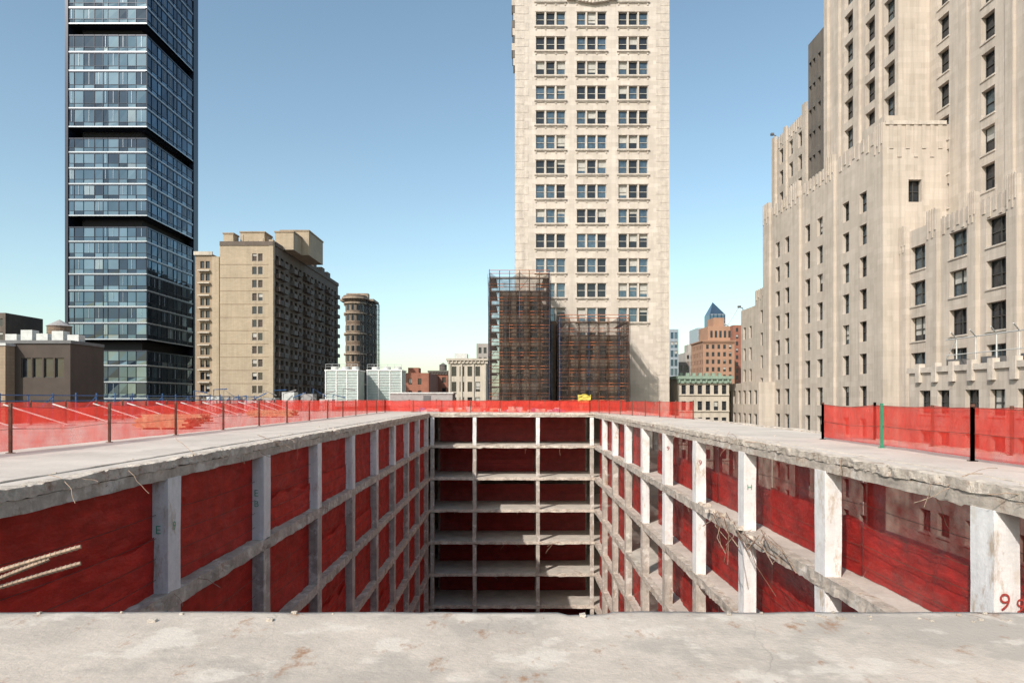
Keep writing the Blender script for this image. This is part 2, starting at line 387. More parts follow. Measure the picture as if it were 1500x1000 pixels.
for k in range(NL-1):
    z=-ST*k
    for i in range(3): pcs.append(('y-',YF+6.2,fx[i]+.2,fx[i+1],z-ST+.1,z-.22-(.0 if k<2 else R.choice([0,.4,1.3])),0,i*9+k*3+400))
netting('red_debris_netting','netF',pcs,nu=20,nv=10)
# ---------------------------------------------------------------- loose rebar
g=Group('protruding_rebar')
for (e,s) in [((-4.42,7.0,.22),(-6.6,6.4,-.55)),((-4.55,7.2,-.0),(-6.6,6.5,-.70)),((-4.90,7.0,.08),(-6.7,6.3,-.62)),((-4.95,7.3,.02),(-6.5,6.6,-.74))]:
    a,b=Vector(s),Vector(e)
    pts=[a.lerp(b,t/24)+Vector((0,0,.05*math.sin(math.pi*t/24))) for t in range(25)]
    g.tube('bars','rebar',pts,.021,7)
    for t in range(50):
        p=a.lerp(b,t/50)+Vector((0,0,.05*math.sin(math.pi*t/50))); d=(b-a).normalized()*.012
        g.tube('ribs','rebar',[p-d*.5,p+d*.5],.027,7)
g.box('anchor_stub','rough',-7.4,-6.4,5.0,6.9,-1.0,-.35)
g.done()
def wires(name,n,fn,rad=(.006,.014),L=(.4,1.5),mat='rebar'):
    g=Group(name)
    for i in range(n):
        p=Vector(fn()); d=Vector((R.uniform(-1,1),R.uniform(-1,1),R.uniform(-.4,.45))).normalized(); l=R.uniform(*L); pts=[p]
        for s in range(6):
            d=(d+Vector((R.uniform(-.3,.3),R.uniform(-.3,.3),R.uniform(-.35,.2)))).normalized(); p=p+d*l/6; pts.append(p)
        g.tube('wires',mat,pts,R.uniform(*rad),4)
    return g.done()
def e1():
    s=R.choice((-1,1)); return (s*9.5,R.uniform(14,78),R.choice([0,0,-ST,-ST,-2*ST,-.3]))
wires('bent_rebar_scraps',150,e1,(.006,.013),(.3,1.1))
wires('bent_rebar_scraps',40,lambda:(R.uniform(-9.3,9.3),YF,-ST*R.randint(0,6)),(.012,.022),(.5,1.8))
wires('bent_rebar_scraps',16,lambda:(XR-.1+R.uniform(0,.5),R.uniform(11.5,16),-.16),(.005,.010),(.6,1.5))
g=Group('twisted_rebar_tangle')
for i in range(18):
    a=Vector((9.3+R.uniform(-.2,.5),R.uniform(25,32),-ST+.05+R.uniform(0,.3))); b=a+Vector((R.uniform(-1.4,-.1),R.uniform(-5.0,-2),R.uniform(-1.4,.1)))
    m1=a.lerp(b,.5)+Vector((R.uniform(-.3,.3),0,R.uniform(-.2,.3)))
    g.tube('bars','rebar' if i%3 else 'rust',[a,a.lerp(m1,.6),m1,m1.lerp(b,.6),b],R.uniform(.010,.024),5)
for i in range(14):
    x=9.4+R.uniform(-.3,.3);y=R.uniform(22,35);s=R.uniform(.1,.3)
    g.rough('rubble','rough','y',y,y+s,x,x+s,-ST,-ST+s*.7,.05,.1,5)
g.done()
g=Group('concrete_rubble')
for i in range(50):
    x=R.choice([R.uniform(-6,6),R.uniform(2.2,5)]);y=R.uniform(5.3,5.56);s=R.uniform(.006,.025)
    if R.random()<.08: s=.04
    g.rough('chunks','rough','y',y,y+s,x,x+s*1.3,-.004,s*.55,s*.25,s/2,20)
for i in range(130):
    sd=R.choice((-1,1)); y=R.uniform(10,78); s=R.uniform(.02,.09); x=sd*(9.6+R.random()**3*2.5)
    g.rough('chunks','rough','y',y,y+s,x,x+s,0,s*.6,s*.2,s/2,8)
g.done()
# ---------------------------------------------------------------- safety fences
def fence(name,pts,step=3.6,hh=1.5,matn='fence',postm='postr',w=.04,green=None,z0=0.0):
    g=Group(name); cnt=0
    for a,b in zip(pts[:-1],pts[1:]):
        a=Vector((*a,z0));b=Vector((*b,z0)); L=(b-a).length; n=max(1,round(L/step)); d=(b-a).normalized(); nr=Vector((-d.y,d.x,0))
        for i in range(n):
            p=a+(b-a)*i/n; q=a+(b-a)*(i+1)/n; sd=R.uniform(0,99)
            for pp in ((p,) if i<n-1 else (p,q)):
                cnt+=1
                mt='postg' if green==cnt else postm
                g.box('posts',mt,pp.x-w,pp.x+w,pp.y-w,pp.y+w,z0,z0+hh+R.uniform(-.03,.08))
                g.box('post_feet',mt,pp.x-w*2.4,pp.x+w*2.4,pp.y-w*2.4,pp.y+w*2.4,z0,z0+.02)
            sag=R.uniform(.02,.12); rise=R.uniform(.02,.10)
            def fn(u,v,p=p,q=q,sd=sd,sag=sag,rise=rise):
                base=p.lerp(q,u); top=hh-.03-sag*math.sin(math.pi*u)
                z=z0+rise+(top-rise)*v
                o=(noise.noise(Vector((u*3,v*1.2,sd)))*.12+noise.noise(Vector((u*14,v*1.5,sd)))*.035)*(math.sin(math.pi*u)**.5 if 0<u<1 else 0)
                return (base.x+nr.x*(o+.05),base.y+nr.y*(o+.05),z)
            g.grid('mesh_sheets',matn,fn,22,6)
            for hz in (hh-.05,hh*.5):
                g.tube('cables','postr',[p+Vector((0,0,hz)),p.lerp(q,.5)+Vector((0,0,hz-sag)),q+Vector((0,0,hz))],.008,3)
    return g.done(smooth=('mesh_sheets',))
fence('red_safety_fence',[(-15.9,11),(-15.9,85.5)],5.4,1.52)
fence('red_safety_fence',[(-15.9,85.5),(9.3,81.5)],3.6,1.5)
fence('red_safety_fence',[(9.3,81.5),(15.0,56.5)],3.2,1.5)
fence('red_safety_fence',[(13.2,29.0),(12.75,18.9),(12.5,9)],5.0,1.52,green=2)
fence('red_safety_fence',[(13.2,29.0),(15.2,28.6),(15.2,9)],4.2,1.5)
fence('red_safety_fence',[(-31.5,20),(-31.5,90.5),(15,90.5)],3.5,1.55)
g=Group('diagonal_shoring_braces')
for i in range(15):
    y=24+i*4.5
    g.tube('braces','white',[(-31.3,y,1.35),(-28.0,y+1.2,.03)],.045,6); g.tube('feet','white',[(-28.0,y+.6,.03),(-28.0,y+1.8,.03)],.05,6)
g.done()
g=Group('blue_pipe_barrier')
for i in range(26):
    y=24+i*2.6; g.tube('pipes','blue',[(-33.6,y,0),(-33.6,y,2.1+R.uniform(-.2,.1))],.05,6)
    if i%2: g.tube('pipes','blue',[(-33.6,y,.2),(-33.6,y+2.6,1.9)],.035,5)
for z in (1.0,1.55,1.95): g.tube('pipes','blue',[(-33.5,24,z),(-33.5,90,z)],.045,6)
g.done()
for (x0,y0,s) in ((-25,46,1),(-21,38,.7),(-24,62,1)):
    g=Group('lumber_stack')
    for k in range(5):
        for j in range(7):
            o=R.uniform(-.2,.2); g.box('boards','wood',x0+o,x0+4*s+o,y0+j*.24,y0+j*.24+.22,.1+k*.11,.1+k*.11+.10)
    for j in (0.5,2,3.4): g.box('bearers','wood',x0+j*s,x0+j*s+.1,y0,y0+1.65,0,.098)
    g.done()
g=Group('demolition_debris_pile')
for i in range(90):
    x=R.uniform(-13,7);y=R.uniform(86,89.5);s=R.uniform(.1,.5)
    g.rough('chunks',R.choice(['rough','wood','rough','lgrey','blue','redp']),'y',y,y+s*.7,x,x+s*1.6,0,s*R.uniform(.5,1.4),.05,.2,3)
g.done()
g=Group('concrete_bulkhead'); g.box('box','mgrey',-16.8,-8.2,94,99,-2,2.35); g.box('cap','lgrey',-16.95,-8.05,93.85,99.1,2.35,2.55)
g.box('door','dgrey',-12.2,-11.2,93.93,93.98,0,2.1); g.done()
def zy(y,D): return CAMH+(583-y)*D/1000
# ---------------------------------------------------------------- glass tower
g=Group('glass_skyscraper')
TD=150; x0,x1,y0,y1=-653*.15,-535*.15,TD,174.3
g.box('core','black',x0+2.2,x1-2.2,y0+2.2,y1-1.0,GZ,112)
bands=[zy(44,TD),zy(195,TD),zy(325,TD),zy(506,TD)]
edges=[112]+bands+[GZ]
for bi in range(len(edges)-1):
    top=edges[bi]-(1.05 if bi else 0); bot=edges[bi+1]+(1.05 if bi<4 else 0)
    nfl=max(1,round((top-bot)/3.75)); fh=(top-bot)/nfl
    g.box('pod_slabs','tdark',x0,x1,y0,y1,bot,bot+.25); g.box('pod_slabs','tdark',x0,x1,y0,y1,top-.25,top)
    for f in range(nfl):
        za=bot+f*fh; zb=za+fh
        if zb<-12: continue
        for side,c,a,b,brk in (('y-',y0,x0+.5,x1,[0,.07,.19,.33,.44,.50,.64,.75,.86,1]),('x+',x1,y0,y1-2.4,[0,.1,.22,.30,.42,.55,.63,.74,.86,1])):
            P=PF(side,c)
            for i in range(len(brk)-1):
                u=a+(b-a)*brk[i]; w=a+(b-a)*brk[i+1]
                shade_side=side=='x+'  # darker glass mix puts the shade of this side into the colours
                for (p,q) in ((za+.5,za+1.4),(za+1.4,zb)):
                    gm=R.choices(['tg1','tg2','tg3','tg4'],[5,4,3,.4] if not shade_side else [3,1,6,.2])[0]
                    t=R.uniform(-.03,.03);t2=R.uniform(-.03,.03)
                    g.quad('glass_panels',gm,[P(u,p,.12+t),P(w,p,.12-t),P(w,q,.12-t2),P(u,q,.12+t2)])
                fbox(g,'mullions','tdark',P,w-.05,w+.03,za+.5,zb,.0,.2)
                if R.random()<.35: fbox(g,'mullions','tspan',P,(u+w)/2-.03,(u+w)/2+.03,za+1.45,zb-.05,.04,.2)
            fbox(g,'floor_bands','tspan',P,a,b-.01,za+.24,za+.49,-.03,.3)
            fbox(g,'floor_bands','tdark',P,a,b-.01,za+.0,za+.235,.0,.3)
            fbox(g,'floor_bands','tdark',P,a,b-.01,za+1.35,za+1.42,.02,.2)
g.box('side_fins','tdark',x0-.2,x0+.48,y0-.15,y1,GZ,115)
g.box('side_fins','tdark',x1-1,x1+.12,y1-2.4,y1,GZ,115)
g.box('rear_wall','tdark',x0+.5,x1-1,y1-.8,y1-.1,GZ,115)
g.done()
# ---------------------------------------------------------------- beige brick apartment block
g=Group('beige_brick_apartment_block')
D=150; X0,X1=-64.2,-52.5; zt=zy(357,D); Y1=206
rows=rowz(zt-3,2.9,22,1.7)
facade(g,'y-',D,X0,X1,GZ,zt,[(X1-4.6,X1-3.6),(X1-3.3,X1-2.3)],rows,'brickbe',.25,'none',.3,glass=['glass','brnwall'],frame='framel')
cs=[D+2.6+i*3.35 for i in range(16)]
facade(g,'x+',X1,D,Y1,GZ,zt,cen(cs,1.9),rows,'brickbr_shade',.7,'double',.25,glass=['glass','glassb','glass'])  # side turned from the sun: its shade is put into the brick colour
hollow(g,'brickbe',X0,X1,D,Y1,GZ,zt,('y-','x+'))
for (a,b) in rows:
    g.box('floor_lines','bricktan',X0-.02,X1+.0,D-.05,D-.003,a-.75,a-.63)
for i,c in enumerate(cs):
    if i%3!=2:
        for (a,b) in rows: g.box('balconies','darkst_shade' if i%2 else 'brnwall',X1+.003,X1+1.1,c-1.3,c+1.3,a-.55,a+.5)
g.box('corner_pier','brickbe',X1-.9,X1+.05,D-.08,D+1.0,GZ,zt+.9)
g.box('parapet','brickbr_shade',X0,X1,D-.15,D-.06,zt-.4,zt+.5); g.box('parapet','brickbr_shade',X1-.3,X1+.25,D+1.1,Y1,zt-.2,zt+.7)
for (a,b,c0,c1,t) in ((400,443,162,174,331),(405,432,156,162,342),(338,352,153,156,349),(357,392,155,160,344)):
    g.box('penthouse','brickbe',(a-750)*.157,(b-750)*.157,c0,c1,zt,CAMH+(583-t)*.157)
    g.box('penthouse','bricktan',(a-750)*.157-.15,(b-750)*.157+.15,c0-.15,c1+.15,CAMH+(583-t)*.157,CAMH+(583-t)*.157+.3)
for yy in (178,184,192,198): g.box('penthouse','brickbr_shade',-58,-53.5,yy,yy+3,zt,zt+R.uniform(2,4))
for i in range(9): g.tube('roof_pipes','dgrey',[(-62+i*1.1,152,zt),(-62+i*1.1,152,zt+R.uniform(1,2.6))],.07,5)
g.done()
g=Group('brick_apartment_slab')
SD=152; xa,xb=(286-750)*.152,(321-750)*.152; st_=zy(372,SD)
facade(g,'y-',SD,xa,xb-1.6,GZ,st_,[(xb-4.2,xb-3.3),(xb-3.0,xb-2.1)],rowz(st_-2.4,2.75,20,1.6),'bricktan',.3,'none',.3)
g.box('corner_pier','brickbe',xb-1.6,xb,SD-.1,SD+3,GZ,st_-.6)
hollow(g,'bricktan',xa,xb-1.6,SD,SD+20,GZ,st_,('y-',))
for (a,b) in rowz(st_-2.4,2.75,20,1.8): g.box('balconies','cream',xb-4.5,xb-1.9,SD-.8,SD-.05,a-.6,a-.35)
g.box('parapet','cream',xa-.2,xb-1.4,SD-.4,SD-.04,st_-.3,st_+.5)
g.done()
# ---------------------------------------------------------------- ornate rounded wedge building
g=Group('ornate_wedge_building')
top=zy(440,262)
cx,cy,rr=-60.6,264,3.6
PL=(-66.5,276); PR=(-54.6,276)
def flank(a,b,nc):
    ax,ay=a;bx,by=b; L=math.hypot(bx-ax,by-ay); dx,dy=(bx-ax)/L,(by-ay)/L; nx,ny=dy,-dx
    if ny>0: nx,ny=-nx,-ny
    def q(part,mat,u0,u1,z0,z1,d): g.quad(part,mat,[(ax+dx*u0+nx*d,ay+dy*u0+ny*d,z0),(ax+dx*u1+nx*d,ay+dy*u1+ny*d,z0),(ax+dx*u1+nx*d,ay+dy*u1+ny*d,z1),(ax+dx*u0+nx*d,ay+dy*u0+ny*d,z1)])
    q('flank_walls','tan',0,L,GZ,top,0)
    zc=top
    while zc>-15:
        zc-=3.9
        for i in range(nc):
            u=(i+.5)*L/nc; q('flank_windows','tanl',u-1.0,u+1.0,zc-.4,zc+2.4,.08); q('flank_windows','glass',u-.65,u+.65,zc,zc+2.0,.14)
flank((-64.2,264.3),PL,3); flank((-57.0,264.3),PR,4)
g.quad('flank_walls','tan',[(PL[0],PL[1],GZ),(PR[0],PR[1],GZ),(PR[0],PR[1],top),(PL[0],PL[1],top)])
g.quad('roof','tan',[(-64.2,264.3,top),(-57,264.3,top),(PR[0],PR[1],top),(PL[0],PL[1],top)])
g.cyl('prow','tan',cx,cy,rr,GZ,top,40)
zc=top; k=0
while zc>-15:
    zc-=3.9; k+=1
    for j in range(5):
        a=math.pi*(1.08+j*.175); a1=a+.11*math.pi
        h2=2.1
        for (aa,bb,rq,mm,zl,zh) in ((a,a1,rr+.16,'glass',zc,zc+h2),(a-.022*math.pi,a1+.022*math.pi,rr+.10,'tanl',zc-.35,zc+h2+.3)):
            p=[(cx+rq*math.cos(aa+(bb-aa)*t/3),cy+rq*math.sin(aa+(bb-aa)*t/3)) for t in range(4)]
            for q in range(3):
                g.quad('windows',mm,[(p[q][0],p[q][1],zl),(p[q+1][0],p[q+1][1],zl),(p[q+1][0],p[q+1][1],zh),(p[q][0],p[q][1],zh)])
    if k in (1,2,4,6,9,12): 
        g.cyl('string_courses','tanl',cx,cy,rr+.75,zc+2.6,zc+3.2,40)
        g.box('string_courses','tanl',-65.8,-55.2,267,275.9,zc+2.6,zc+3.2)
g.cyl('cornice','tan',cx,cy,rr+.5,top-.2,top+.5,40); g.cyl('cornice','tanl',cx,cy,rr+1.5,top+.5,top+1.3,40); g.cyl('cornice','tan',cx,cy,rr+.9,top+1.3,top+1.9,40)
g.box('cornice','tanl',-67.2,-54.0,266.5,277,top+.45,top+1.25)
g.box('roof_parapet','tanl',-65.5,-57,270,273,top+1.25,top+4.0)
for i in range(8): g.cyl('balusters','tanl',-65.5+i*1.3,266.8,.35,top+1.25,top+2.7,8)
for i in range(7):
    g.tube('scaffold_poles','dgrey',[(-58+i*.75,260.6+i*2.2,GZ),(-58+i*.75,260.6+i*2.2,top+.8)],.10,4)
for i in range(28): 
    z=top-i*2; g.tube('scaffold_poles','dgrey',[(-58,260.4,z),(-53.4,275,z)],.09,4)
g.quad('scaffold_net','scnet',[(-58.0,260.2,GZ),(-53.2,275,GZ),(-53.2,275,top),(-58,260.2,top)])
g.done()
# ---------------------------------------------------------------- centre limestone tower
g=Group('limestone_tower')
D=110; a0,a1=.55,25.3; TT=86
cols=[]
for gx in (3.85,10.45,17.15):
    for i in range(3): cols.append((gx+i*1.66,gx+i*1.66+1.40))
rows=rowz(zy(28,D)+3.97*4,3.97,19,2.25)
facade(g,'y-',D,a0,a1,GZ,TT,cols,rows,'lime',.42,'sash',.35,glass=['glass','glassb','glassb','glass'],frame='framel',skip=lambda u,z:(z<12.5 and u>16) or z<2)
hollow(g,'lime',a0,a1,D,136,GZ,TT,('y-',))
P=PF('y-',D)
for gx in (3.85,10.45,17.15):
    for (za,zb) in rows:
        if za<0: continue
        if za<11 and gx>16: continue
        fbox(g,'window_sills','lime3',P,gx-.25,gx+4.97,za-.24,za-.003,-.30,-.003)
        fbox(g,'window_sills','lime3',P,gx-.1,gx+4.8,za-.40,za-.243,-.15,-.003)
        fbox(g,'lintels','lime3',P,gx-.12,gx+4.85,zb+.02,zb+.20,-.07,-.003)
        for q in (gx-.1,gx+1.45,gx+3.11,gx+4.6): fbox(g,'sill_brackets','lime3',P,q,q+.2,za-.66,za-.403,-.12,-.003)
z=GZ; i=0
while z<TT:
    w=2.1 if i%2 else 1.4
    fbox(g,'quoins','lime3',P,a0-.06,a0+w,z+.03,z+1.29,-.04,-.003); fbox(g,'quoins','lime3',P,a1-w,a1+.06,z+.03,z+1.29,-.04,-.003)
    z+=1.32; i+=1
fbox(g,'cornice','lime3',P,8.8,16.8,zy(1,D),zy(1,D)+.6,-.7,-.003); 
for q in range(9): g.cyl('festoon','lime3',10.9+q*.55,D-.35,.30,zy(4+ (1-abs(q-4)/4)*3,D),zy(0,D),8)
for i in range(9):
    zz=zy(95-i*11,D); g.box('clock_frame_edge','darkst_shade' if i%2 else 'lime3',a0-.35-.12*(i%3),a0-.07,D+.2,D+3,zz,zz+1.15)
g.done()
# ---------------------------------------------------------------- scaffolded building
def scaffold(name,xa,xb,ya,yb,top,stepx=1.45,nm='scnet'):
    g=Group(name)
    cw=[]; u=xa+2.0
    while u+1.2<xb-1.4: cw.append((u,u+1.1)); u+=2.0
    facade(g,'y-',ya+1.6,xa+1.4,xb-1.0,GZ,top-2.0,cw,rowz(top-4.5,3.4,7,2.0),'bricktan',.3,'none',.1)
    hollow(g,'bricktan',xa+1.4,xb-1.0,ya+1.6,yb,GZ,top-2.0,('y-',))
    n=round((xb-xa)/stepx)
    xs=[xa+(xb-xa)*i/n for i in range(n+1)]
    for i,x in enumerate(xs):
        for y in (ya,ya+1.2):
            g.tube('standards','rust' if i%3 else 'blue',[(x,y,-12),(x,y,top+R.uniform(.0,1.0))],.055,5)
    ny=round((yb-ya)/2.2)
    for j in range(1,ny+1):
        for x in (xa,xb): g.tube('standards','rust',[(x,ya+j*2.2,-12),(x,ya+j*2.2,top+.3)],.055,5)
    z=top-.2
    while z>-11:
        g.box('planks','plank',xa,xb,ya+.15,ya+1.1,z-.10,z-.04); g.box('planks','plank',xa+.05,xa+1.0,ya+1.15,yb,z-.10,z-.04); g.box('planks','plank',xb-.9,xb-.05,ya+1.15,yb,z-.10,z-.04)
        for dz in (.0,.55,1.0):
            g.tube('ledgers','orange' if dz else 'rust',[(xa,ya-.05,z+dz),(xb,ya-.05,z+dz)],.045,4)
            g.tube('ledgers','orange' if dz else 'rust',[(xa-.05,ya,z+dz),(xa-.05,yb,z+dz)],.045,4)
            g.tube('ledgers','rust',[(xb+.05,ya,z+dz),(xb+.05,yb,z+dz)],.035,4)
        for i in range(0,n,3): g.tube('cross_braces','rust',[(xs[i],ya+.03,z-1.9),(xs[min(i+1,n)],ya+.03,z)],.03,4)
        z-=2.0
    def tp(u,nf=n): return top+.55-1.1*abs(math.sin(math.pi*u*nf/3))
    g.grid('netting',nm,lambda u,v:(xa+(xb-xa)*u,ya-.2+.14*math.sin(u*n*2*math.pi/1.0)+noise.noise(Vector((u*9,v*6,1)))*.35,-12+(tp(u)+12)*v),120,24)
    g.grid('netting',nm,lambda u,v:(xa-.2+noise.noise(Vector((u*9,v*6,4)))*.3,ya+(yb-ya)*u,-12+(tp(u,5)+12)*v),50,24)
    g.grid('netting',nm,lambda u,v:(xb+.2+noise.noise(Vector((u*9,v*6,7)))*.3,ya+(yb-ya)*u,-12+(tp(u,5)+12)*v),50,24)
    return g
g=scaffold('scaffolded_building',-3.3,5.5,100,109.4,zy(404,100)); g.done(smooth=('netting',))
g=scaffold('scaffolded_building',7.0,17.1,100,109.4,zy(469,100)); g.done(smooth=('netting',))
g=Group('yellow_tarp')
def yel(u,v): return (9.6+1.9*u,99.6+noise.noise(Vector((u*4,v*4,2)))*.2,1.1+(1.2+.5*noise.noise(Vector((u*3,1,1))))*v)
g.grid('sheet','yellow',yel,14,8)
g.box('stand','wood',9.5,11.6,99.9,100,-.3,1.1); g.done()
g=Group('site_hoist'); g.box('mast','dgrey',5.7,6.3,104,104.6,-12,13); g.box('shaft','plank',5.8,6.8,105,109.3,-12,zy(470,105)); g.done()
# ---------------------------------------------------------------- art-deco setback complex (right)
g=Group('art_deco_setback_building')
L='lime2'
st=3.67
def topfins(side,c,u0,u1,z,n,hh=2.0):
    P=PF(side,c)
    for i in range(n):
        u=u0+(u1-u0)*(i+.5)/n; w=(u1-u0)/n*.24
        fbox(g,'fluting','lime2',P,u-w,u+w,z-hh*(1.0+.35*(i%2)),z+.12,-.09,-.003)
def pier(side,c,u0,u1,z0,z1,d=.3):
    P=PF(side,c); fbox(g,'piers',L,P,u0,u1,z0,z1,-d,-.003)
zA=31.0
rw=rowz(24.0,st,14,2.3)
GG=['glass','glass','glassb']
facade(g,'x-',40,73,108,GZ,zA,cen([102.8,99.3,92.4,88.7,81.8,77.8],1.6),rw,L,.5,'sash',.15,glass=GG)
facade(g,'y-',73,40,48,GZ,zA,[(42.4,43.8)],rowz(23.9,st,1,2.4),L,.6,'double',0)
hollow(g,L,40,70,73,108,GZ,zA,('x-','y-'))
for (a,b,t) in ((105.4,107.9,.9),(94.3,97.4,.8),(84.2,86.4,.8),(73.0,74.8,.2)):
    pier('x-',40,a,b,GZ,zA+t,.35); topfins('x-',39.65,a,b,zA+t,4,2.2)
topfins('x-',40,98,104.5,zA,7,1.3); topfins('x-',40,87.3,93.8,zA,7,1.3); topfins('x-',40,75.2,83.6,zA,8,1.3)
topfins('y-',73,40.1,46.2,zA,7,2.6)
g.box('coping','lime3',39.9,46.4,72.85,73.0-.003,zA-.05,zA+.35)
g.box('walls',L,40.0,42.6,73.4,78,zA,zA+1.1)
XB=41.8
facade(g,'x-',XB,40,72.99,GZ,19.2,cen([70.3,64.0,58.9,54,49],2.5),rowz(16.2,st,14,2.45),L,.55,'double',.1,sill='lime3',glass=['glass','glassb'])
hollow(g,L,XB,70,40,72.99,GZ,19.2,('x-',))
for (a,b,t) in ((71.8,72.97,.6),(66.6,68.2,1.0),(61.0,62.0,1.0),(56,57.2,1.0)):
    pier('x-',XB,a,b,GZ,19.2+t,.4); topfins('x-',XB-.4,a,b,19.2+t,4,2.0)
topfins('x-',XB,62.2,66.4,19.2,6,1.2); topfins('x-',XB,57.3,60.8,19.2,5,1.2)
facade(g,'x-',38.4,36,66,GZ,4.1,cen([63.5,60.8,57,54,51,48],1.7),rowz(1.4,st,8,2.1),L,.5,'double',.1,sill='lime3')
hollow(g,L,38.4,XB-.003,36,66,GZ,4.1,('x-',))
g.box('coping','lime3',38.2,38.8,36,66.1,4.1,4.6)
for i in range(12): g.box('coping','lime3',38.1,38.7,37+i*2.45,37.6+i*2.45,3.2,4.95)
facade(g,'x-',43,76,93.5,zA,80,cen([87.2,82.0,76.9+.9],2.2),rowz(1.74+.0872*(583-35)+st*5,st,13,2.7),L,.6,'double',.15,glass=GG)
facade(g,'y-',76,43,46.5,zA-2,80,[],[],L)
hollow(g,L,43,70,76,93.5,zA-2,80,('x-','y-'))
for (a,b) in ((89.2,90.4),(84.0,85.1),(79.4,80.2),(92.4,93.4)): pier('x-',43,a,b,zA,80,.35)
facade(g,'x-',46.5,38,75.99,GZ,85,cen([73.6,66.7,60.5,55],1.9),rowz(38+st*6,st,14,2.6),L,.55,'sash',.15,sill='lime3',glass=GG)
hollow(g,L,46.5,70,38,75.99,GZ,85,('x-',))
for (a,b) in ((69.4,70.6),(63,64.0),(58,58.8)): pier('x-',46.5,a,b,19.5,85,.3)
facade(g,'x-',46,93.51,106,GZ,56.5,cen([95,96.8,98.6,100.4,102.2,104.0,105.3],.9),rowz(52,st,16,2.9),'darkst_shade',.5,'sash',0)  # shade of this wall is painted in with the dark stone colour
hollow(g,'lime2',46,70,93.51,106,GZ,56.5,('x-',))
facade(g,'x-',46,106.01,120,GZ,46.6,cen([109,112.6,116.6],1.5),rowz(43,st,14,2.4),L,.5,'sash',.1)
hollow(g,L,46,70,106.01,120,GZ,46.6,('x-',))
pier('x-',46,106.1,107.4,20,47.8,.4); pier('x-',46,118.6,119.9,20,47.2,.4); pier('x-',46,114,115.1,20,47.2,.3)
topfins('x-',46,107.5,118,46.6,12,1.4)
facade(g,'x-',40.6,108.01,114,GZ,19.5,[(110.4,111.6)],rowz(15,st,10,2.1),L,.4,'sash',.1); hollow(g,L,40.6,60,108.01,114,GZ,19.5,('x-',))
facade(g,'x-',40.6,114.01,121,GZ,17.2,[(115.7,116.9),(118.6,119.8)],rowz(13,st,10,2.1),L,.4,'sash',.1); hollow(g,L,40.6,60,114.01,121,GZ,17.2,('x-',))
facade(g,'x-',37.6,104,122,GZ,4.2,cen([105.5,108,110.5,113,115.5,118,120.5],1.3),rowz(1.9,st,6,2.2),L,.4,'sash',.3); hollow(g,L,37.6,40.5,104,122,GZ,4.2,('x-',))
topfins('x-',40.6,108.2,113.8,19.5,6,1.2)
for (x,y,z) in ((46.2,119.5,47.2),(40.8,120.6,17.2)):
    g.tube('floodlight','dgrey',[(x,y,z),(x,y,z+.4),(x-.5,y,z+.6)],.09,5); g.box('floodlight','dgrey',x-.9,x-.4,y-.25,y+.25,z+.5,z+.85)
g.done()
g=Group('roof_pipe_gantry')
for y in (60.5,58,55.5,53):
    g.tube('pipes','lgrey',[(39.4,y,4.1),(39.4,y,7.0),(38.5,y-.6,7.5)],.06,6)
g.tube('pipes','lgrey',[(39.4,62,7.0),(39.4,46,7.0)],.06,6); g.tube('pipes','lgrey',[(39.4,62,5.6),(39.4,46,5.6)],.05,6)
g.tube('pipes','lgrey',[(39.4,62,5.2),(39.4,60.5,7.0)],.05,6)
for y in (61,56.5,52): g.box('units','dgrey',39.2,40.5,y-.6,y+.6,4.12,5.2)
g.done()
# ---------------------------------------------------------------- small city buildings
def block(name,xa,xb,D,depth,ytop,wall,cw,gap,rh,wh,cornice=None,style='none',glass='glass',blind=.2,side=None,n=None,frame='frame'):
    X0=(xa-750)*D/1000; X1=(xb-750)*D/1000; zt=zy(ytop,D)
    g=Group(name); cols=[]; u=X0+gap
    while u+cw<X1-gap*.4: cols.append((u,u+cw)); u+=cw+gap
    nr=n or max(1,int((zt+10)/rh))
    facade(g,'y-',D,X0,X1,GZ,zt,cols,rowz(zt-rh*.7,rh,nr,wh),wall,.25,style,blind,glass=glass,frame=frame)
    sk=('y-',)
    if side:
        c=[]; u=D+gap
        while u+cw<D+depth-gap*.4: c.append((u,u+cw)); u+=cw+gap
        facade(g,side,X0 if side=='x-' else X1,D,D+depth,GZ,zt,c,rowz(zt-rh*.7,rh,nr,wh),wall,.25,style,blind,glass=glass,frame=frame); sk=('y-',side)
    hollow(g,wall,X0,X1,D,D+depth,GZ,zt,sk)
    if cornice:
        g.box('cornice',cornice,X0-.5,X1+.5,D-.7,D+depth+.3,zt,zt+.5); g.box('cornice',cornice,X0-.25,X1+.25,D-.35,D-.003,zt-.7,zt-.01)
        k=X0
        while k<X1: g.box('cornice_brackets',cornice,k,k+.25,D-.6,D-.36,zt-.55,zt-.01); k+=.9
    return g,X0,X1,zt
g,a,b,t=block('ornate_cream_building',657,713,160,22,528,'cream',1.1,.75,3.6,2.3,'cream','sash')
for q in range(4): g.box('pilasters','cream',a+q*2.75+.1,a+q*2.75+.5,159.7,159.99,GZ,t-.8)
g.box('roof_structures','lgrey',a+1,a+4,165,170,t+.5,t+2.0); g.done()
g,a,b,t=block('ornate_cream_building',993,1068,114,14,555,'cream',.75,.6,2.7,1.8,'copper','sash')
for q in range(5): g.box('string_course','cream',a,b,113.8,113.99,t-2.75-q*2.7,t-2.5-q*2.7)
for q in range(7): g.box('roof_vents','copper',a+.8+q*1.1,a+1.3+q*1.1,116,117,t+.5,t+1.1)
g.done()
g,a,b,t=block('red_brick_building',590,628,190,25,546,'brickred',1.0,1.6,3.4,1.7,None,'none'); g.box('stair_tower','brickred',a+1,a+4,193,198,t,t+1.6); g.done()
g,a,b,t=block('red_brick_building',629,656,215,25,545,'brickred',1.2,1.4,3.4,1.7,'darkst_shade','none')
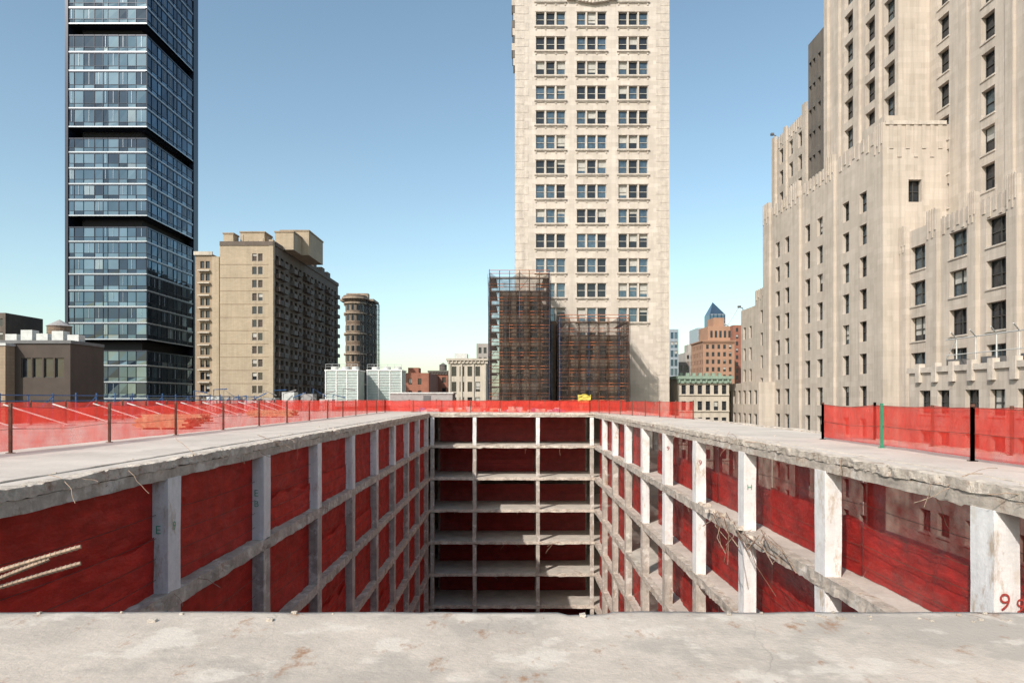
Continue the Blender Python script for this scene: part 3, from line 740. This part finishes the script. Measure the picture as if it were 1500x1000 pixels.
g.cyl('water_tank','darkst_shade',b-2,220,1.2,t+.8,t+2.4,14); g.cyl('water_tank_roof','darkst_shade',b-2,220,1.4,t+2.4,t+3.2,14,.1); g.done()
g,a,b,t=block('pale_office_building',698,718,230,20,503,'city',1.0,.7,3.3,2.0,None,'none'); g.done()
g,a,b,t=block('red_brick_tower',1030,1076,300,20,500,'brickor',1.2,1.3,3.3,1.9,'brickor','none',side='x-')
g.box('upper_stage','brickor',a+3,b-1,303,318,t,t+7); g.box('upper_stage','brickor',a+6,b-3,305,315,t+7,t+11)
for q in range(5): g.box('upper_windows','glass',a+4+q*2,a+5+q*2,302.9,302.98,t+2,t+5)
g.done()
g,a,b,t=block('red_brick_tower',1074,1092,330,20,476,'brickred',1.2,1.3,3.3,1.9,None,'none'); g.done()
g=Group('pointed_glass_tower'); D=480; X0,X1=(1040-750)*.48,(1062-750)*.48; zb=zy(460,D); zt=zy(441,D)
g.box('shaft','tg2',X0,X1,D,D+14,GZ,zb)
mx=(X0+X1)/2-2
for pts in ([(X0,D,zb),(X1,D,zb),(mx,D+5,zt)],[(X0,D,zb),(X0,D+14,zb),(mx,D+5,zt)],[(X1,D,zb),(X1,D+14,zb),(mx,D+5,zt)],[(X0,D+14,zb),(X1,D+14,zb),(mx,D+5,zt)]): g.quad('crown','tg2',pts)
for i in range(26): z=zb-i*4; g.box('floor_lines','tspan',X0,X1,D-.2,D-.01,z-.5,z)
for i in range(5): x=X0+(X1-X0)*i/4; g.box('mullions','tdark',x-.2,x+.2,D-.3,D-.21,GZ,zb)
g.done()
g,a,b,t=block('glass_office_building',981,994,240,18,482,'tspan',1.0,.35,3.2,2.3,None,'none',glass=['tg1','tg2']); g.done()
g,a,b,t=block('pale_office_building',1004,1028,330,18,516,'city',1.0,.8,3.2,1.9,None,'none'); g.box('stage','city',a+2,b-2,333,340,t,t+4); g.done()
g,a,b,t=block('glass_office_building',1022,1032,380,18,480,'tspan',1.2,.5,3.2,2.3,None,'none',glass=['tg1','tg2']); g.done()
g,a,b,t=block('brick_warehouse',990,1010,260,18,530,'city2',1.2,1.0,3.2,1.9,None,'none'); g.done()
g=Group('tower_crane'); X=(1067-750)*.4
g.tube('mast','lgrey',[(X,400,20),(X,400,44)],.35,4); g.tube('jib','lgrey',[(X-2,400,42),(X+6,400,55)],.22,4); g.tube('counter_jib','lgrey',[(X,400,44),(X-4,400,46)],.4,4); g.done()
g=Group('brown_rooftop_building'); D=64
X0=-62; X1=(103-750)*.064; zt=zy(503,D)
facade(g,'y-',D,X0,X1,GZ,zt,[(X1-4.6,X1-3.7),(X1-3.55,X1-2.65),(X1-2.5,X1-1.6),(X1-1.45,X1-.6)],[(zy(553,D),zy(524,D))],'brnwall',.2,'none',0,glass='glass')
hollow(g,'brnwall',X0,X1,D,D+5,GZ,zt,('y-',))
g.box('brick_wing','bricktan',X0,X1-5.2,D-1.2,D-.01,GZ,zt-.3); g.box('coping','lgrey',X0,X1-5.1,D-1.3,D-.005,zt-.29,zt-.05)
g.box('coping','dgrey',X0,X1+.15,D-.15,D+5.1,zt,zt+.3)
for i in range(5): g.box('rooftop_units','lgrey',X0+13+i*1.5,X0+14.1+i*1.5,D+2,D+3,zt+.3,zt+R.uniform(.9,1.5))
g.done()
g=Group('rooftop_water_tank'); cx,cy=(75-750)*.11,112; zz=zy(497,110)
g.box('support_building','brnwall',cx-12,cx+2.5,cy-2,cy+8,GZ,zz-.4)
for a in range(6): g.tube('legs','dgrey',[(cx+1.4*math.cos(a*1.047),cy+1.4*math.sin(a*1.047),zz-.4),(cx+1.4*math.cos(a*1.047),cy+1.4*math.sin(a*1.047),zz+.2)],.12,5)
g.cyl('tank','plank',cx,cy,1.75,zz+.2,zz+2.3,20); g.cyl('conical_roof','mgrey',cx,cy,1.9,zz+2.3,zz+3.4,20,.08)
for q in range(5): g.cyl('hoops','dgrey',cx,cy,1.78,zz+.3+q*.42,zz+.35+q*.42,20)
g.done()
g,a,b,t=block('brown_tower_block',-12,8,150,12,458,'brickbr_shade',1.2,1.2,3,1.7,None,'none'); g.done()
def cooling(xa,xb,D,yt):
    g=Group('rooftop_cooling_tower'); X0=(xa-750)*D/1000;X1=(xb-750)*D/1000; z0=.4;zt=zy(yt,D)
    g.box('casing','lblue',X0,X1,D,D+5,z0,zt); g.box('deck','white',X0-.15,X1+.15,D-.15,D+5.1,zt,zt+.2)
    n=3; w=(X1-X0)/n
    for i in range(n):
        g.box('frames','white',X0+i*w-.07,X0+i*w+.07,D-.12,D-.003,z0,zt-.01)
        for q in range(12): 
            z=z0+.3+q*(zt-z0-.5)/12; g.box('louvres','lgrey' if i!=1 or q>6 else 'lblue',X0+i*w+.1,X0+(i+1)*w-.1,D-.09,D-.003,z,z+.09)
        g.cyl('fan_stacks','lgrey',X0+(i+.5)*w,D+2.4,w*.35,zt+.2,zt+.75,18)
    g.box('frames','white',X1-.07,X1+.07,D-.12,D-.003,z0,zt-.01)
    for zz in (zt+.7,zt+1.1): g.tube('rail','lgrey',[(X0,D,zz),(X1,D,zz)],.03,4)
    for i in range(6): g.tube('rail','lgrey',[(X0+(X1-X0)*i/5,D,zt+.2),(X0+(X1-X0)*i/5,D,zt+1.1)],.03,4)
    g.box('support','dgrey',X0,X1,D+.5,D+4.5,-3,z0); return g.done()
cooling(477,524,112,543); cooling(538,588,118,543)
g=Group('neighbour_roof'); g.box('roof_block','outerwall',-50,-17,100,135,GZ,-.3)
for i in range(16):
    x=-48+i*1.5; g.tube('duct_pipes','mgrey' if i%2 else 'blue',[(x,103,-.3),(x,103,1.4+R.random()*1.8),(x+1.6,104,1.6+R.random()*1.6)],.09,5)
for i in range(7):
    x=-47+i*2.9; g.box('rooftop_units','mgrey' if i%2 else 'lgrey',x,x+1.9,105,107,-.29,1.4+R.random()*1.3)
g.done()
g=Group('distant_skyline')
for i in range(420):
    D=R.uniform(420,1800); px=R.uniform(-500,2000); X=(px-750)*D/1000; w=R.uniform(10,26)
    zt=CAMH+ (R.uniform(-6,10)+ (12 if px>960 else 0)*R.random())*D/1000
    if 545<px<580: zt=min(zt,3)
    g.box('blocks',R.choice(['city','city2','cream','brickred']),X,X+w,D,D+w,GZ,zt)
    if R.random()<.5: g.box('roof_huts','city2',X+w*.3,X+w*.6,D+2,D+6,zt,zt+3)
g.done()
# ---------------------------------------------------------------- light, sky, camera
Ld=Vector((.50,.78,-.68)).normalized()
el=math.asin(-Ld.z); rot=math.atan2(-Ld.x,-Ld.y)
w=bpy.data.worlds.new('World'); sc.world=w; w.use_nodes=True; nt=w.node_tree; nt.nodes.clear()
sky=nt.nodes.new('ShaderNodeTexSky'); sky.sky_type='NISHITA'; sky.sun_disc=False; sky.sun_elevation=el; sky.sun_rotation=rot
sky.air_density=1.0; sky.dust_density=1.3; sky.ozone_density=1.6; sky.altitude=0
bg=nt.nodes.new('ShaderNodeBackground'); bg.inputs[1].default_value=.15; o=nt.nodes.new('ShaderNodeOutputWorld')
lk(nt,mixc(nt,1.0,sky.outputs[0],(1.42,1.44,1.24),'MULTIPLY'),bg.inputs[0]); lk(nt,bg.outputs[0],o.inputs[0])
sd=bpy.data.lights.new('sun','SUN'); sd.energy=4.5; sd.angle=math.radians(.5); sd.color=(1,.92,.84)
so=bpy.data.objects.new('sun',sd); so.rotation_euler=Ld.to_track_quat('-Z','Y').to_euler(); so.location=(-60,-70,120); sc.collection.objects.link(so)
cd=bpy.data.cameras.new('camera'); cd.lens=24; cd.sensor_width=36; cd.shift_y=83/1500; cd.clip_start=.1; cd.clip_end=12000
co=bpy.data.objects.new('camera',cd); co.location=(0,0,CAMH); co.rotation_euler=(math.pi/2,0,0); sc.collection.objects.link(co); sc.camera=co
sc.view_settings.view_transform='Standard'; sc.view_settings.look='None'; sc.view_settings.exposure=0
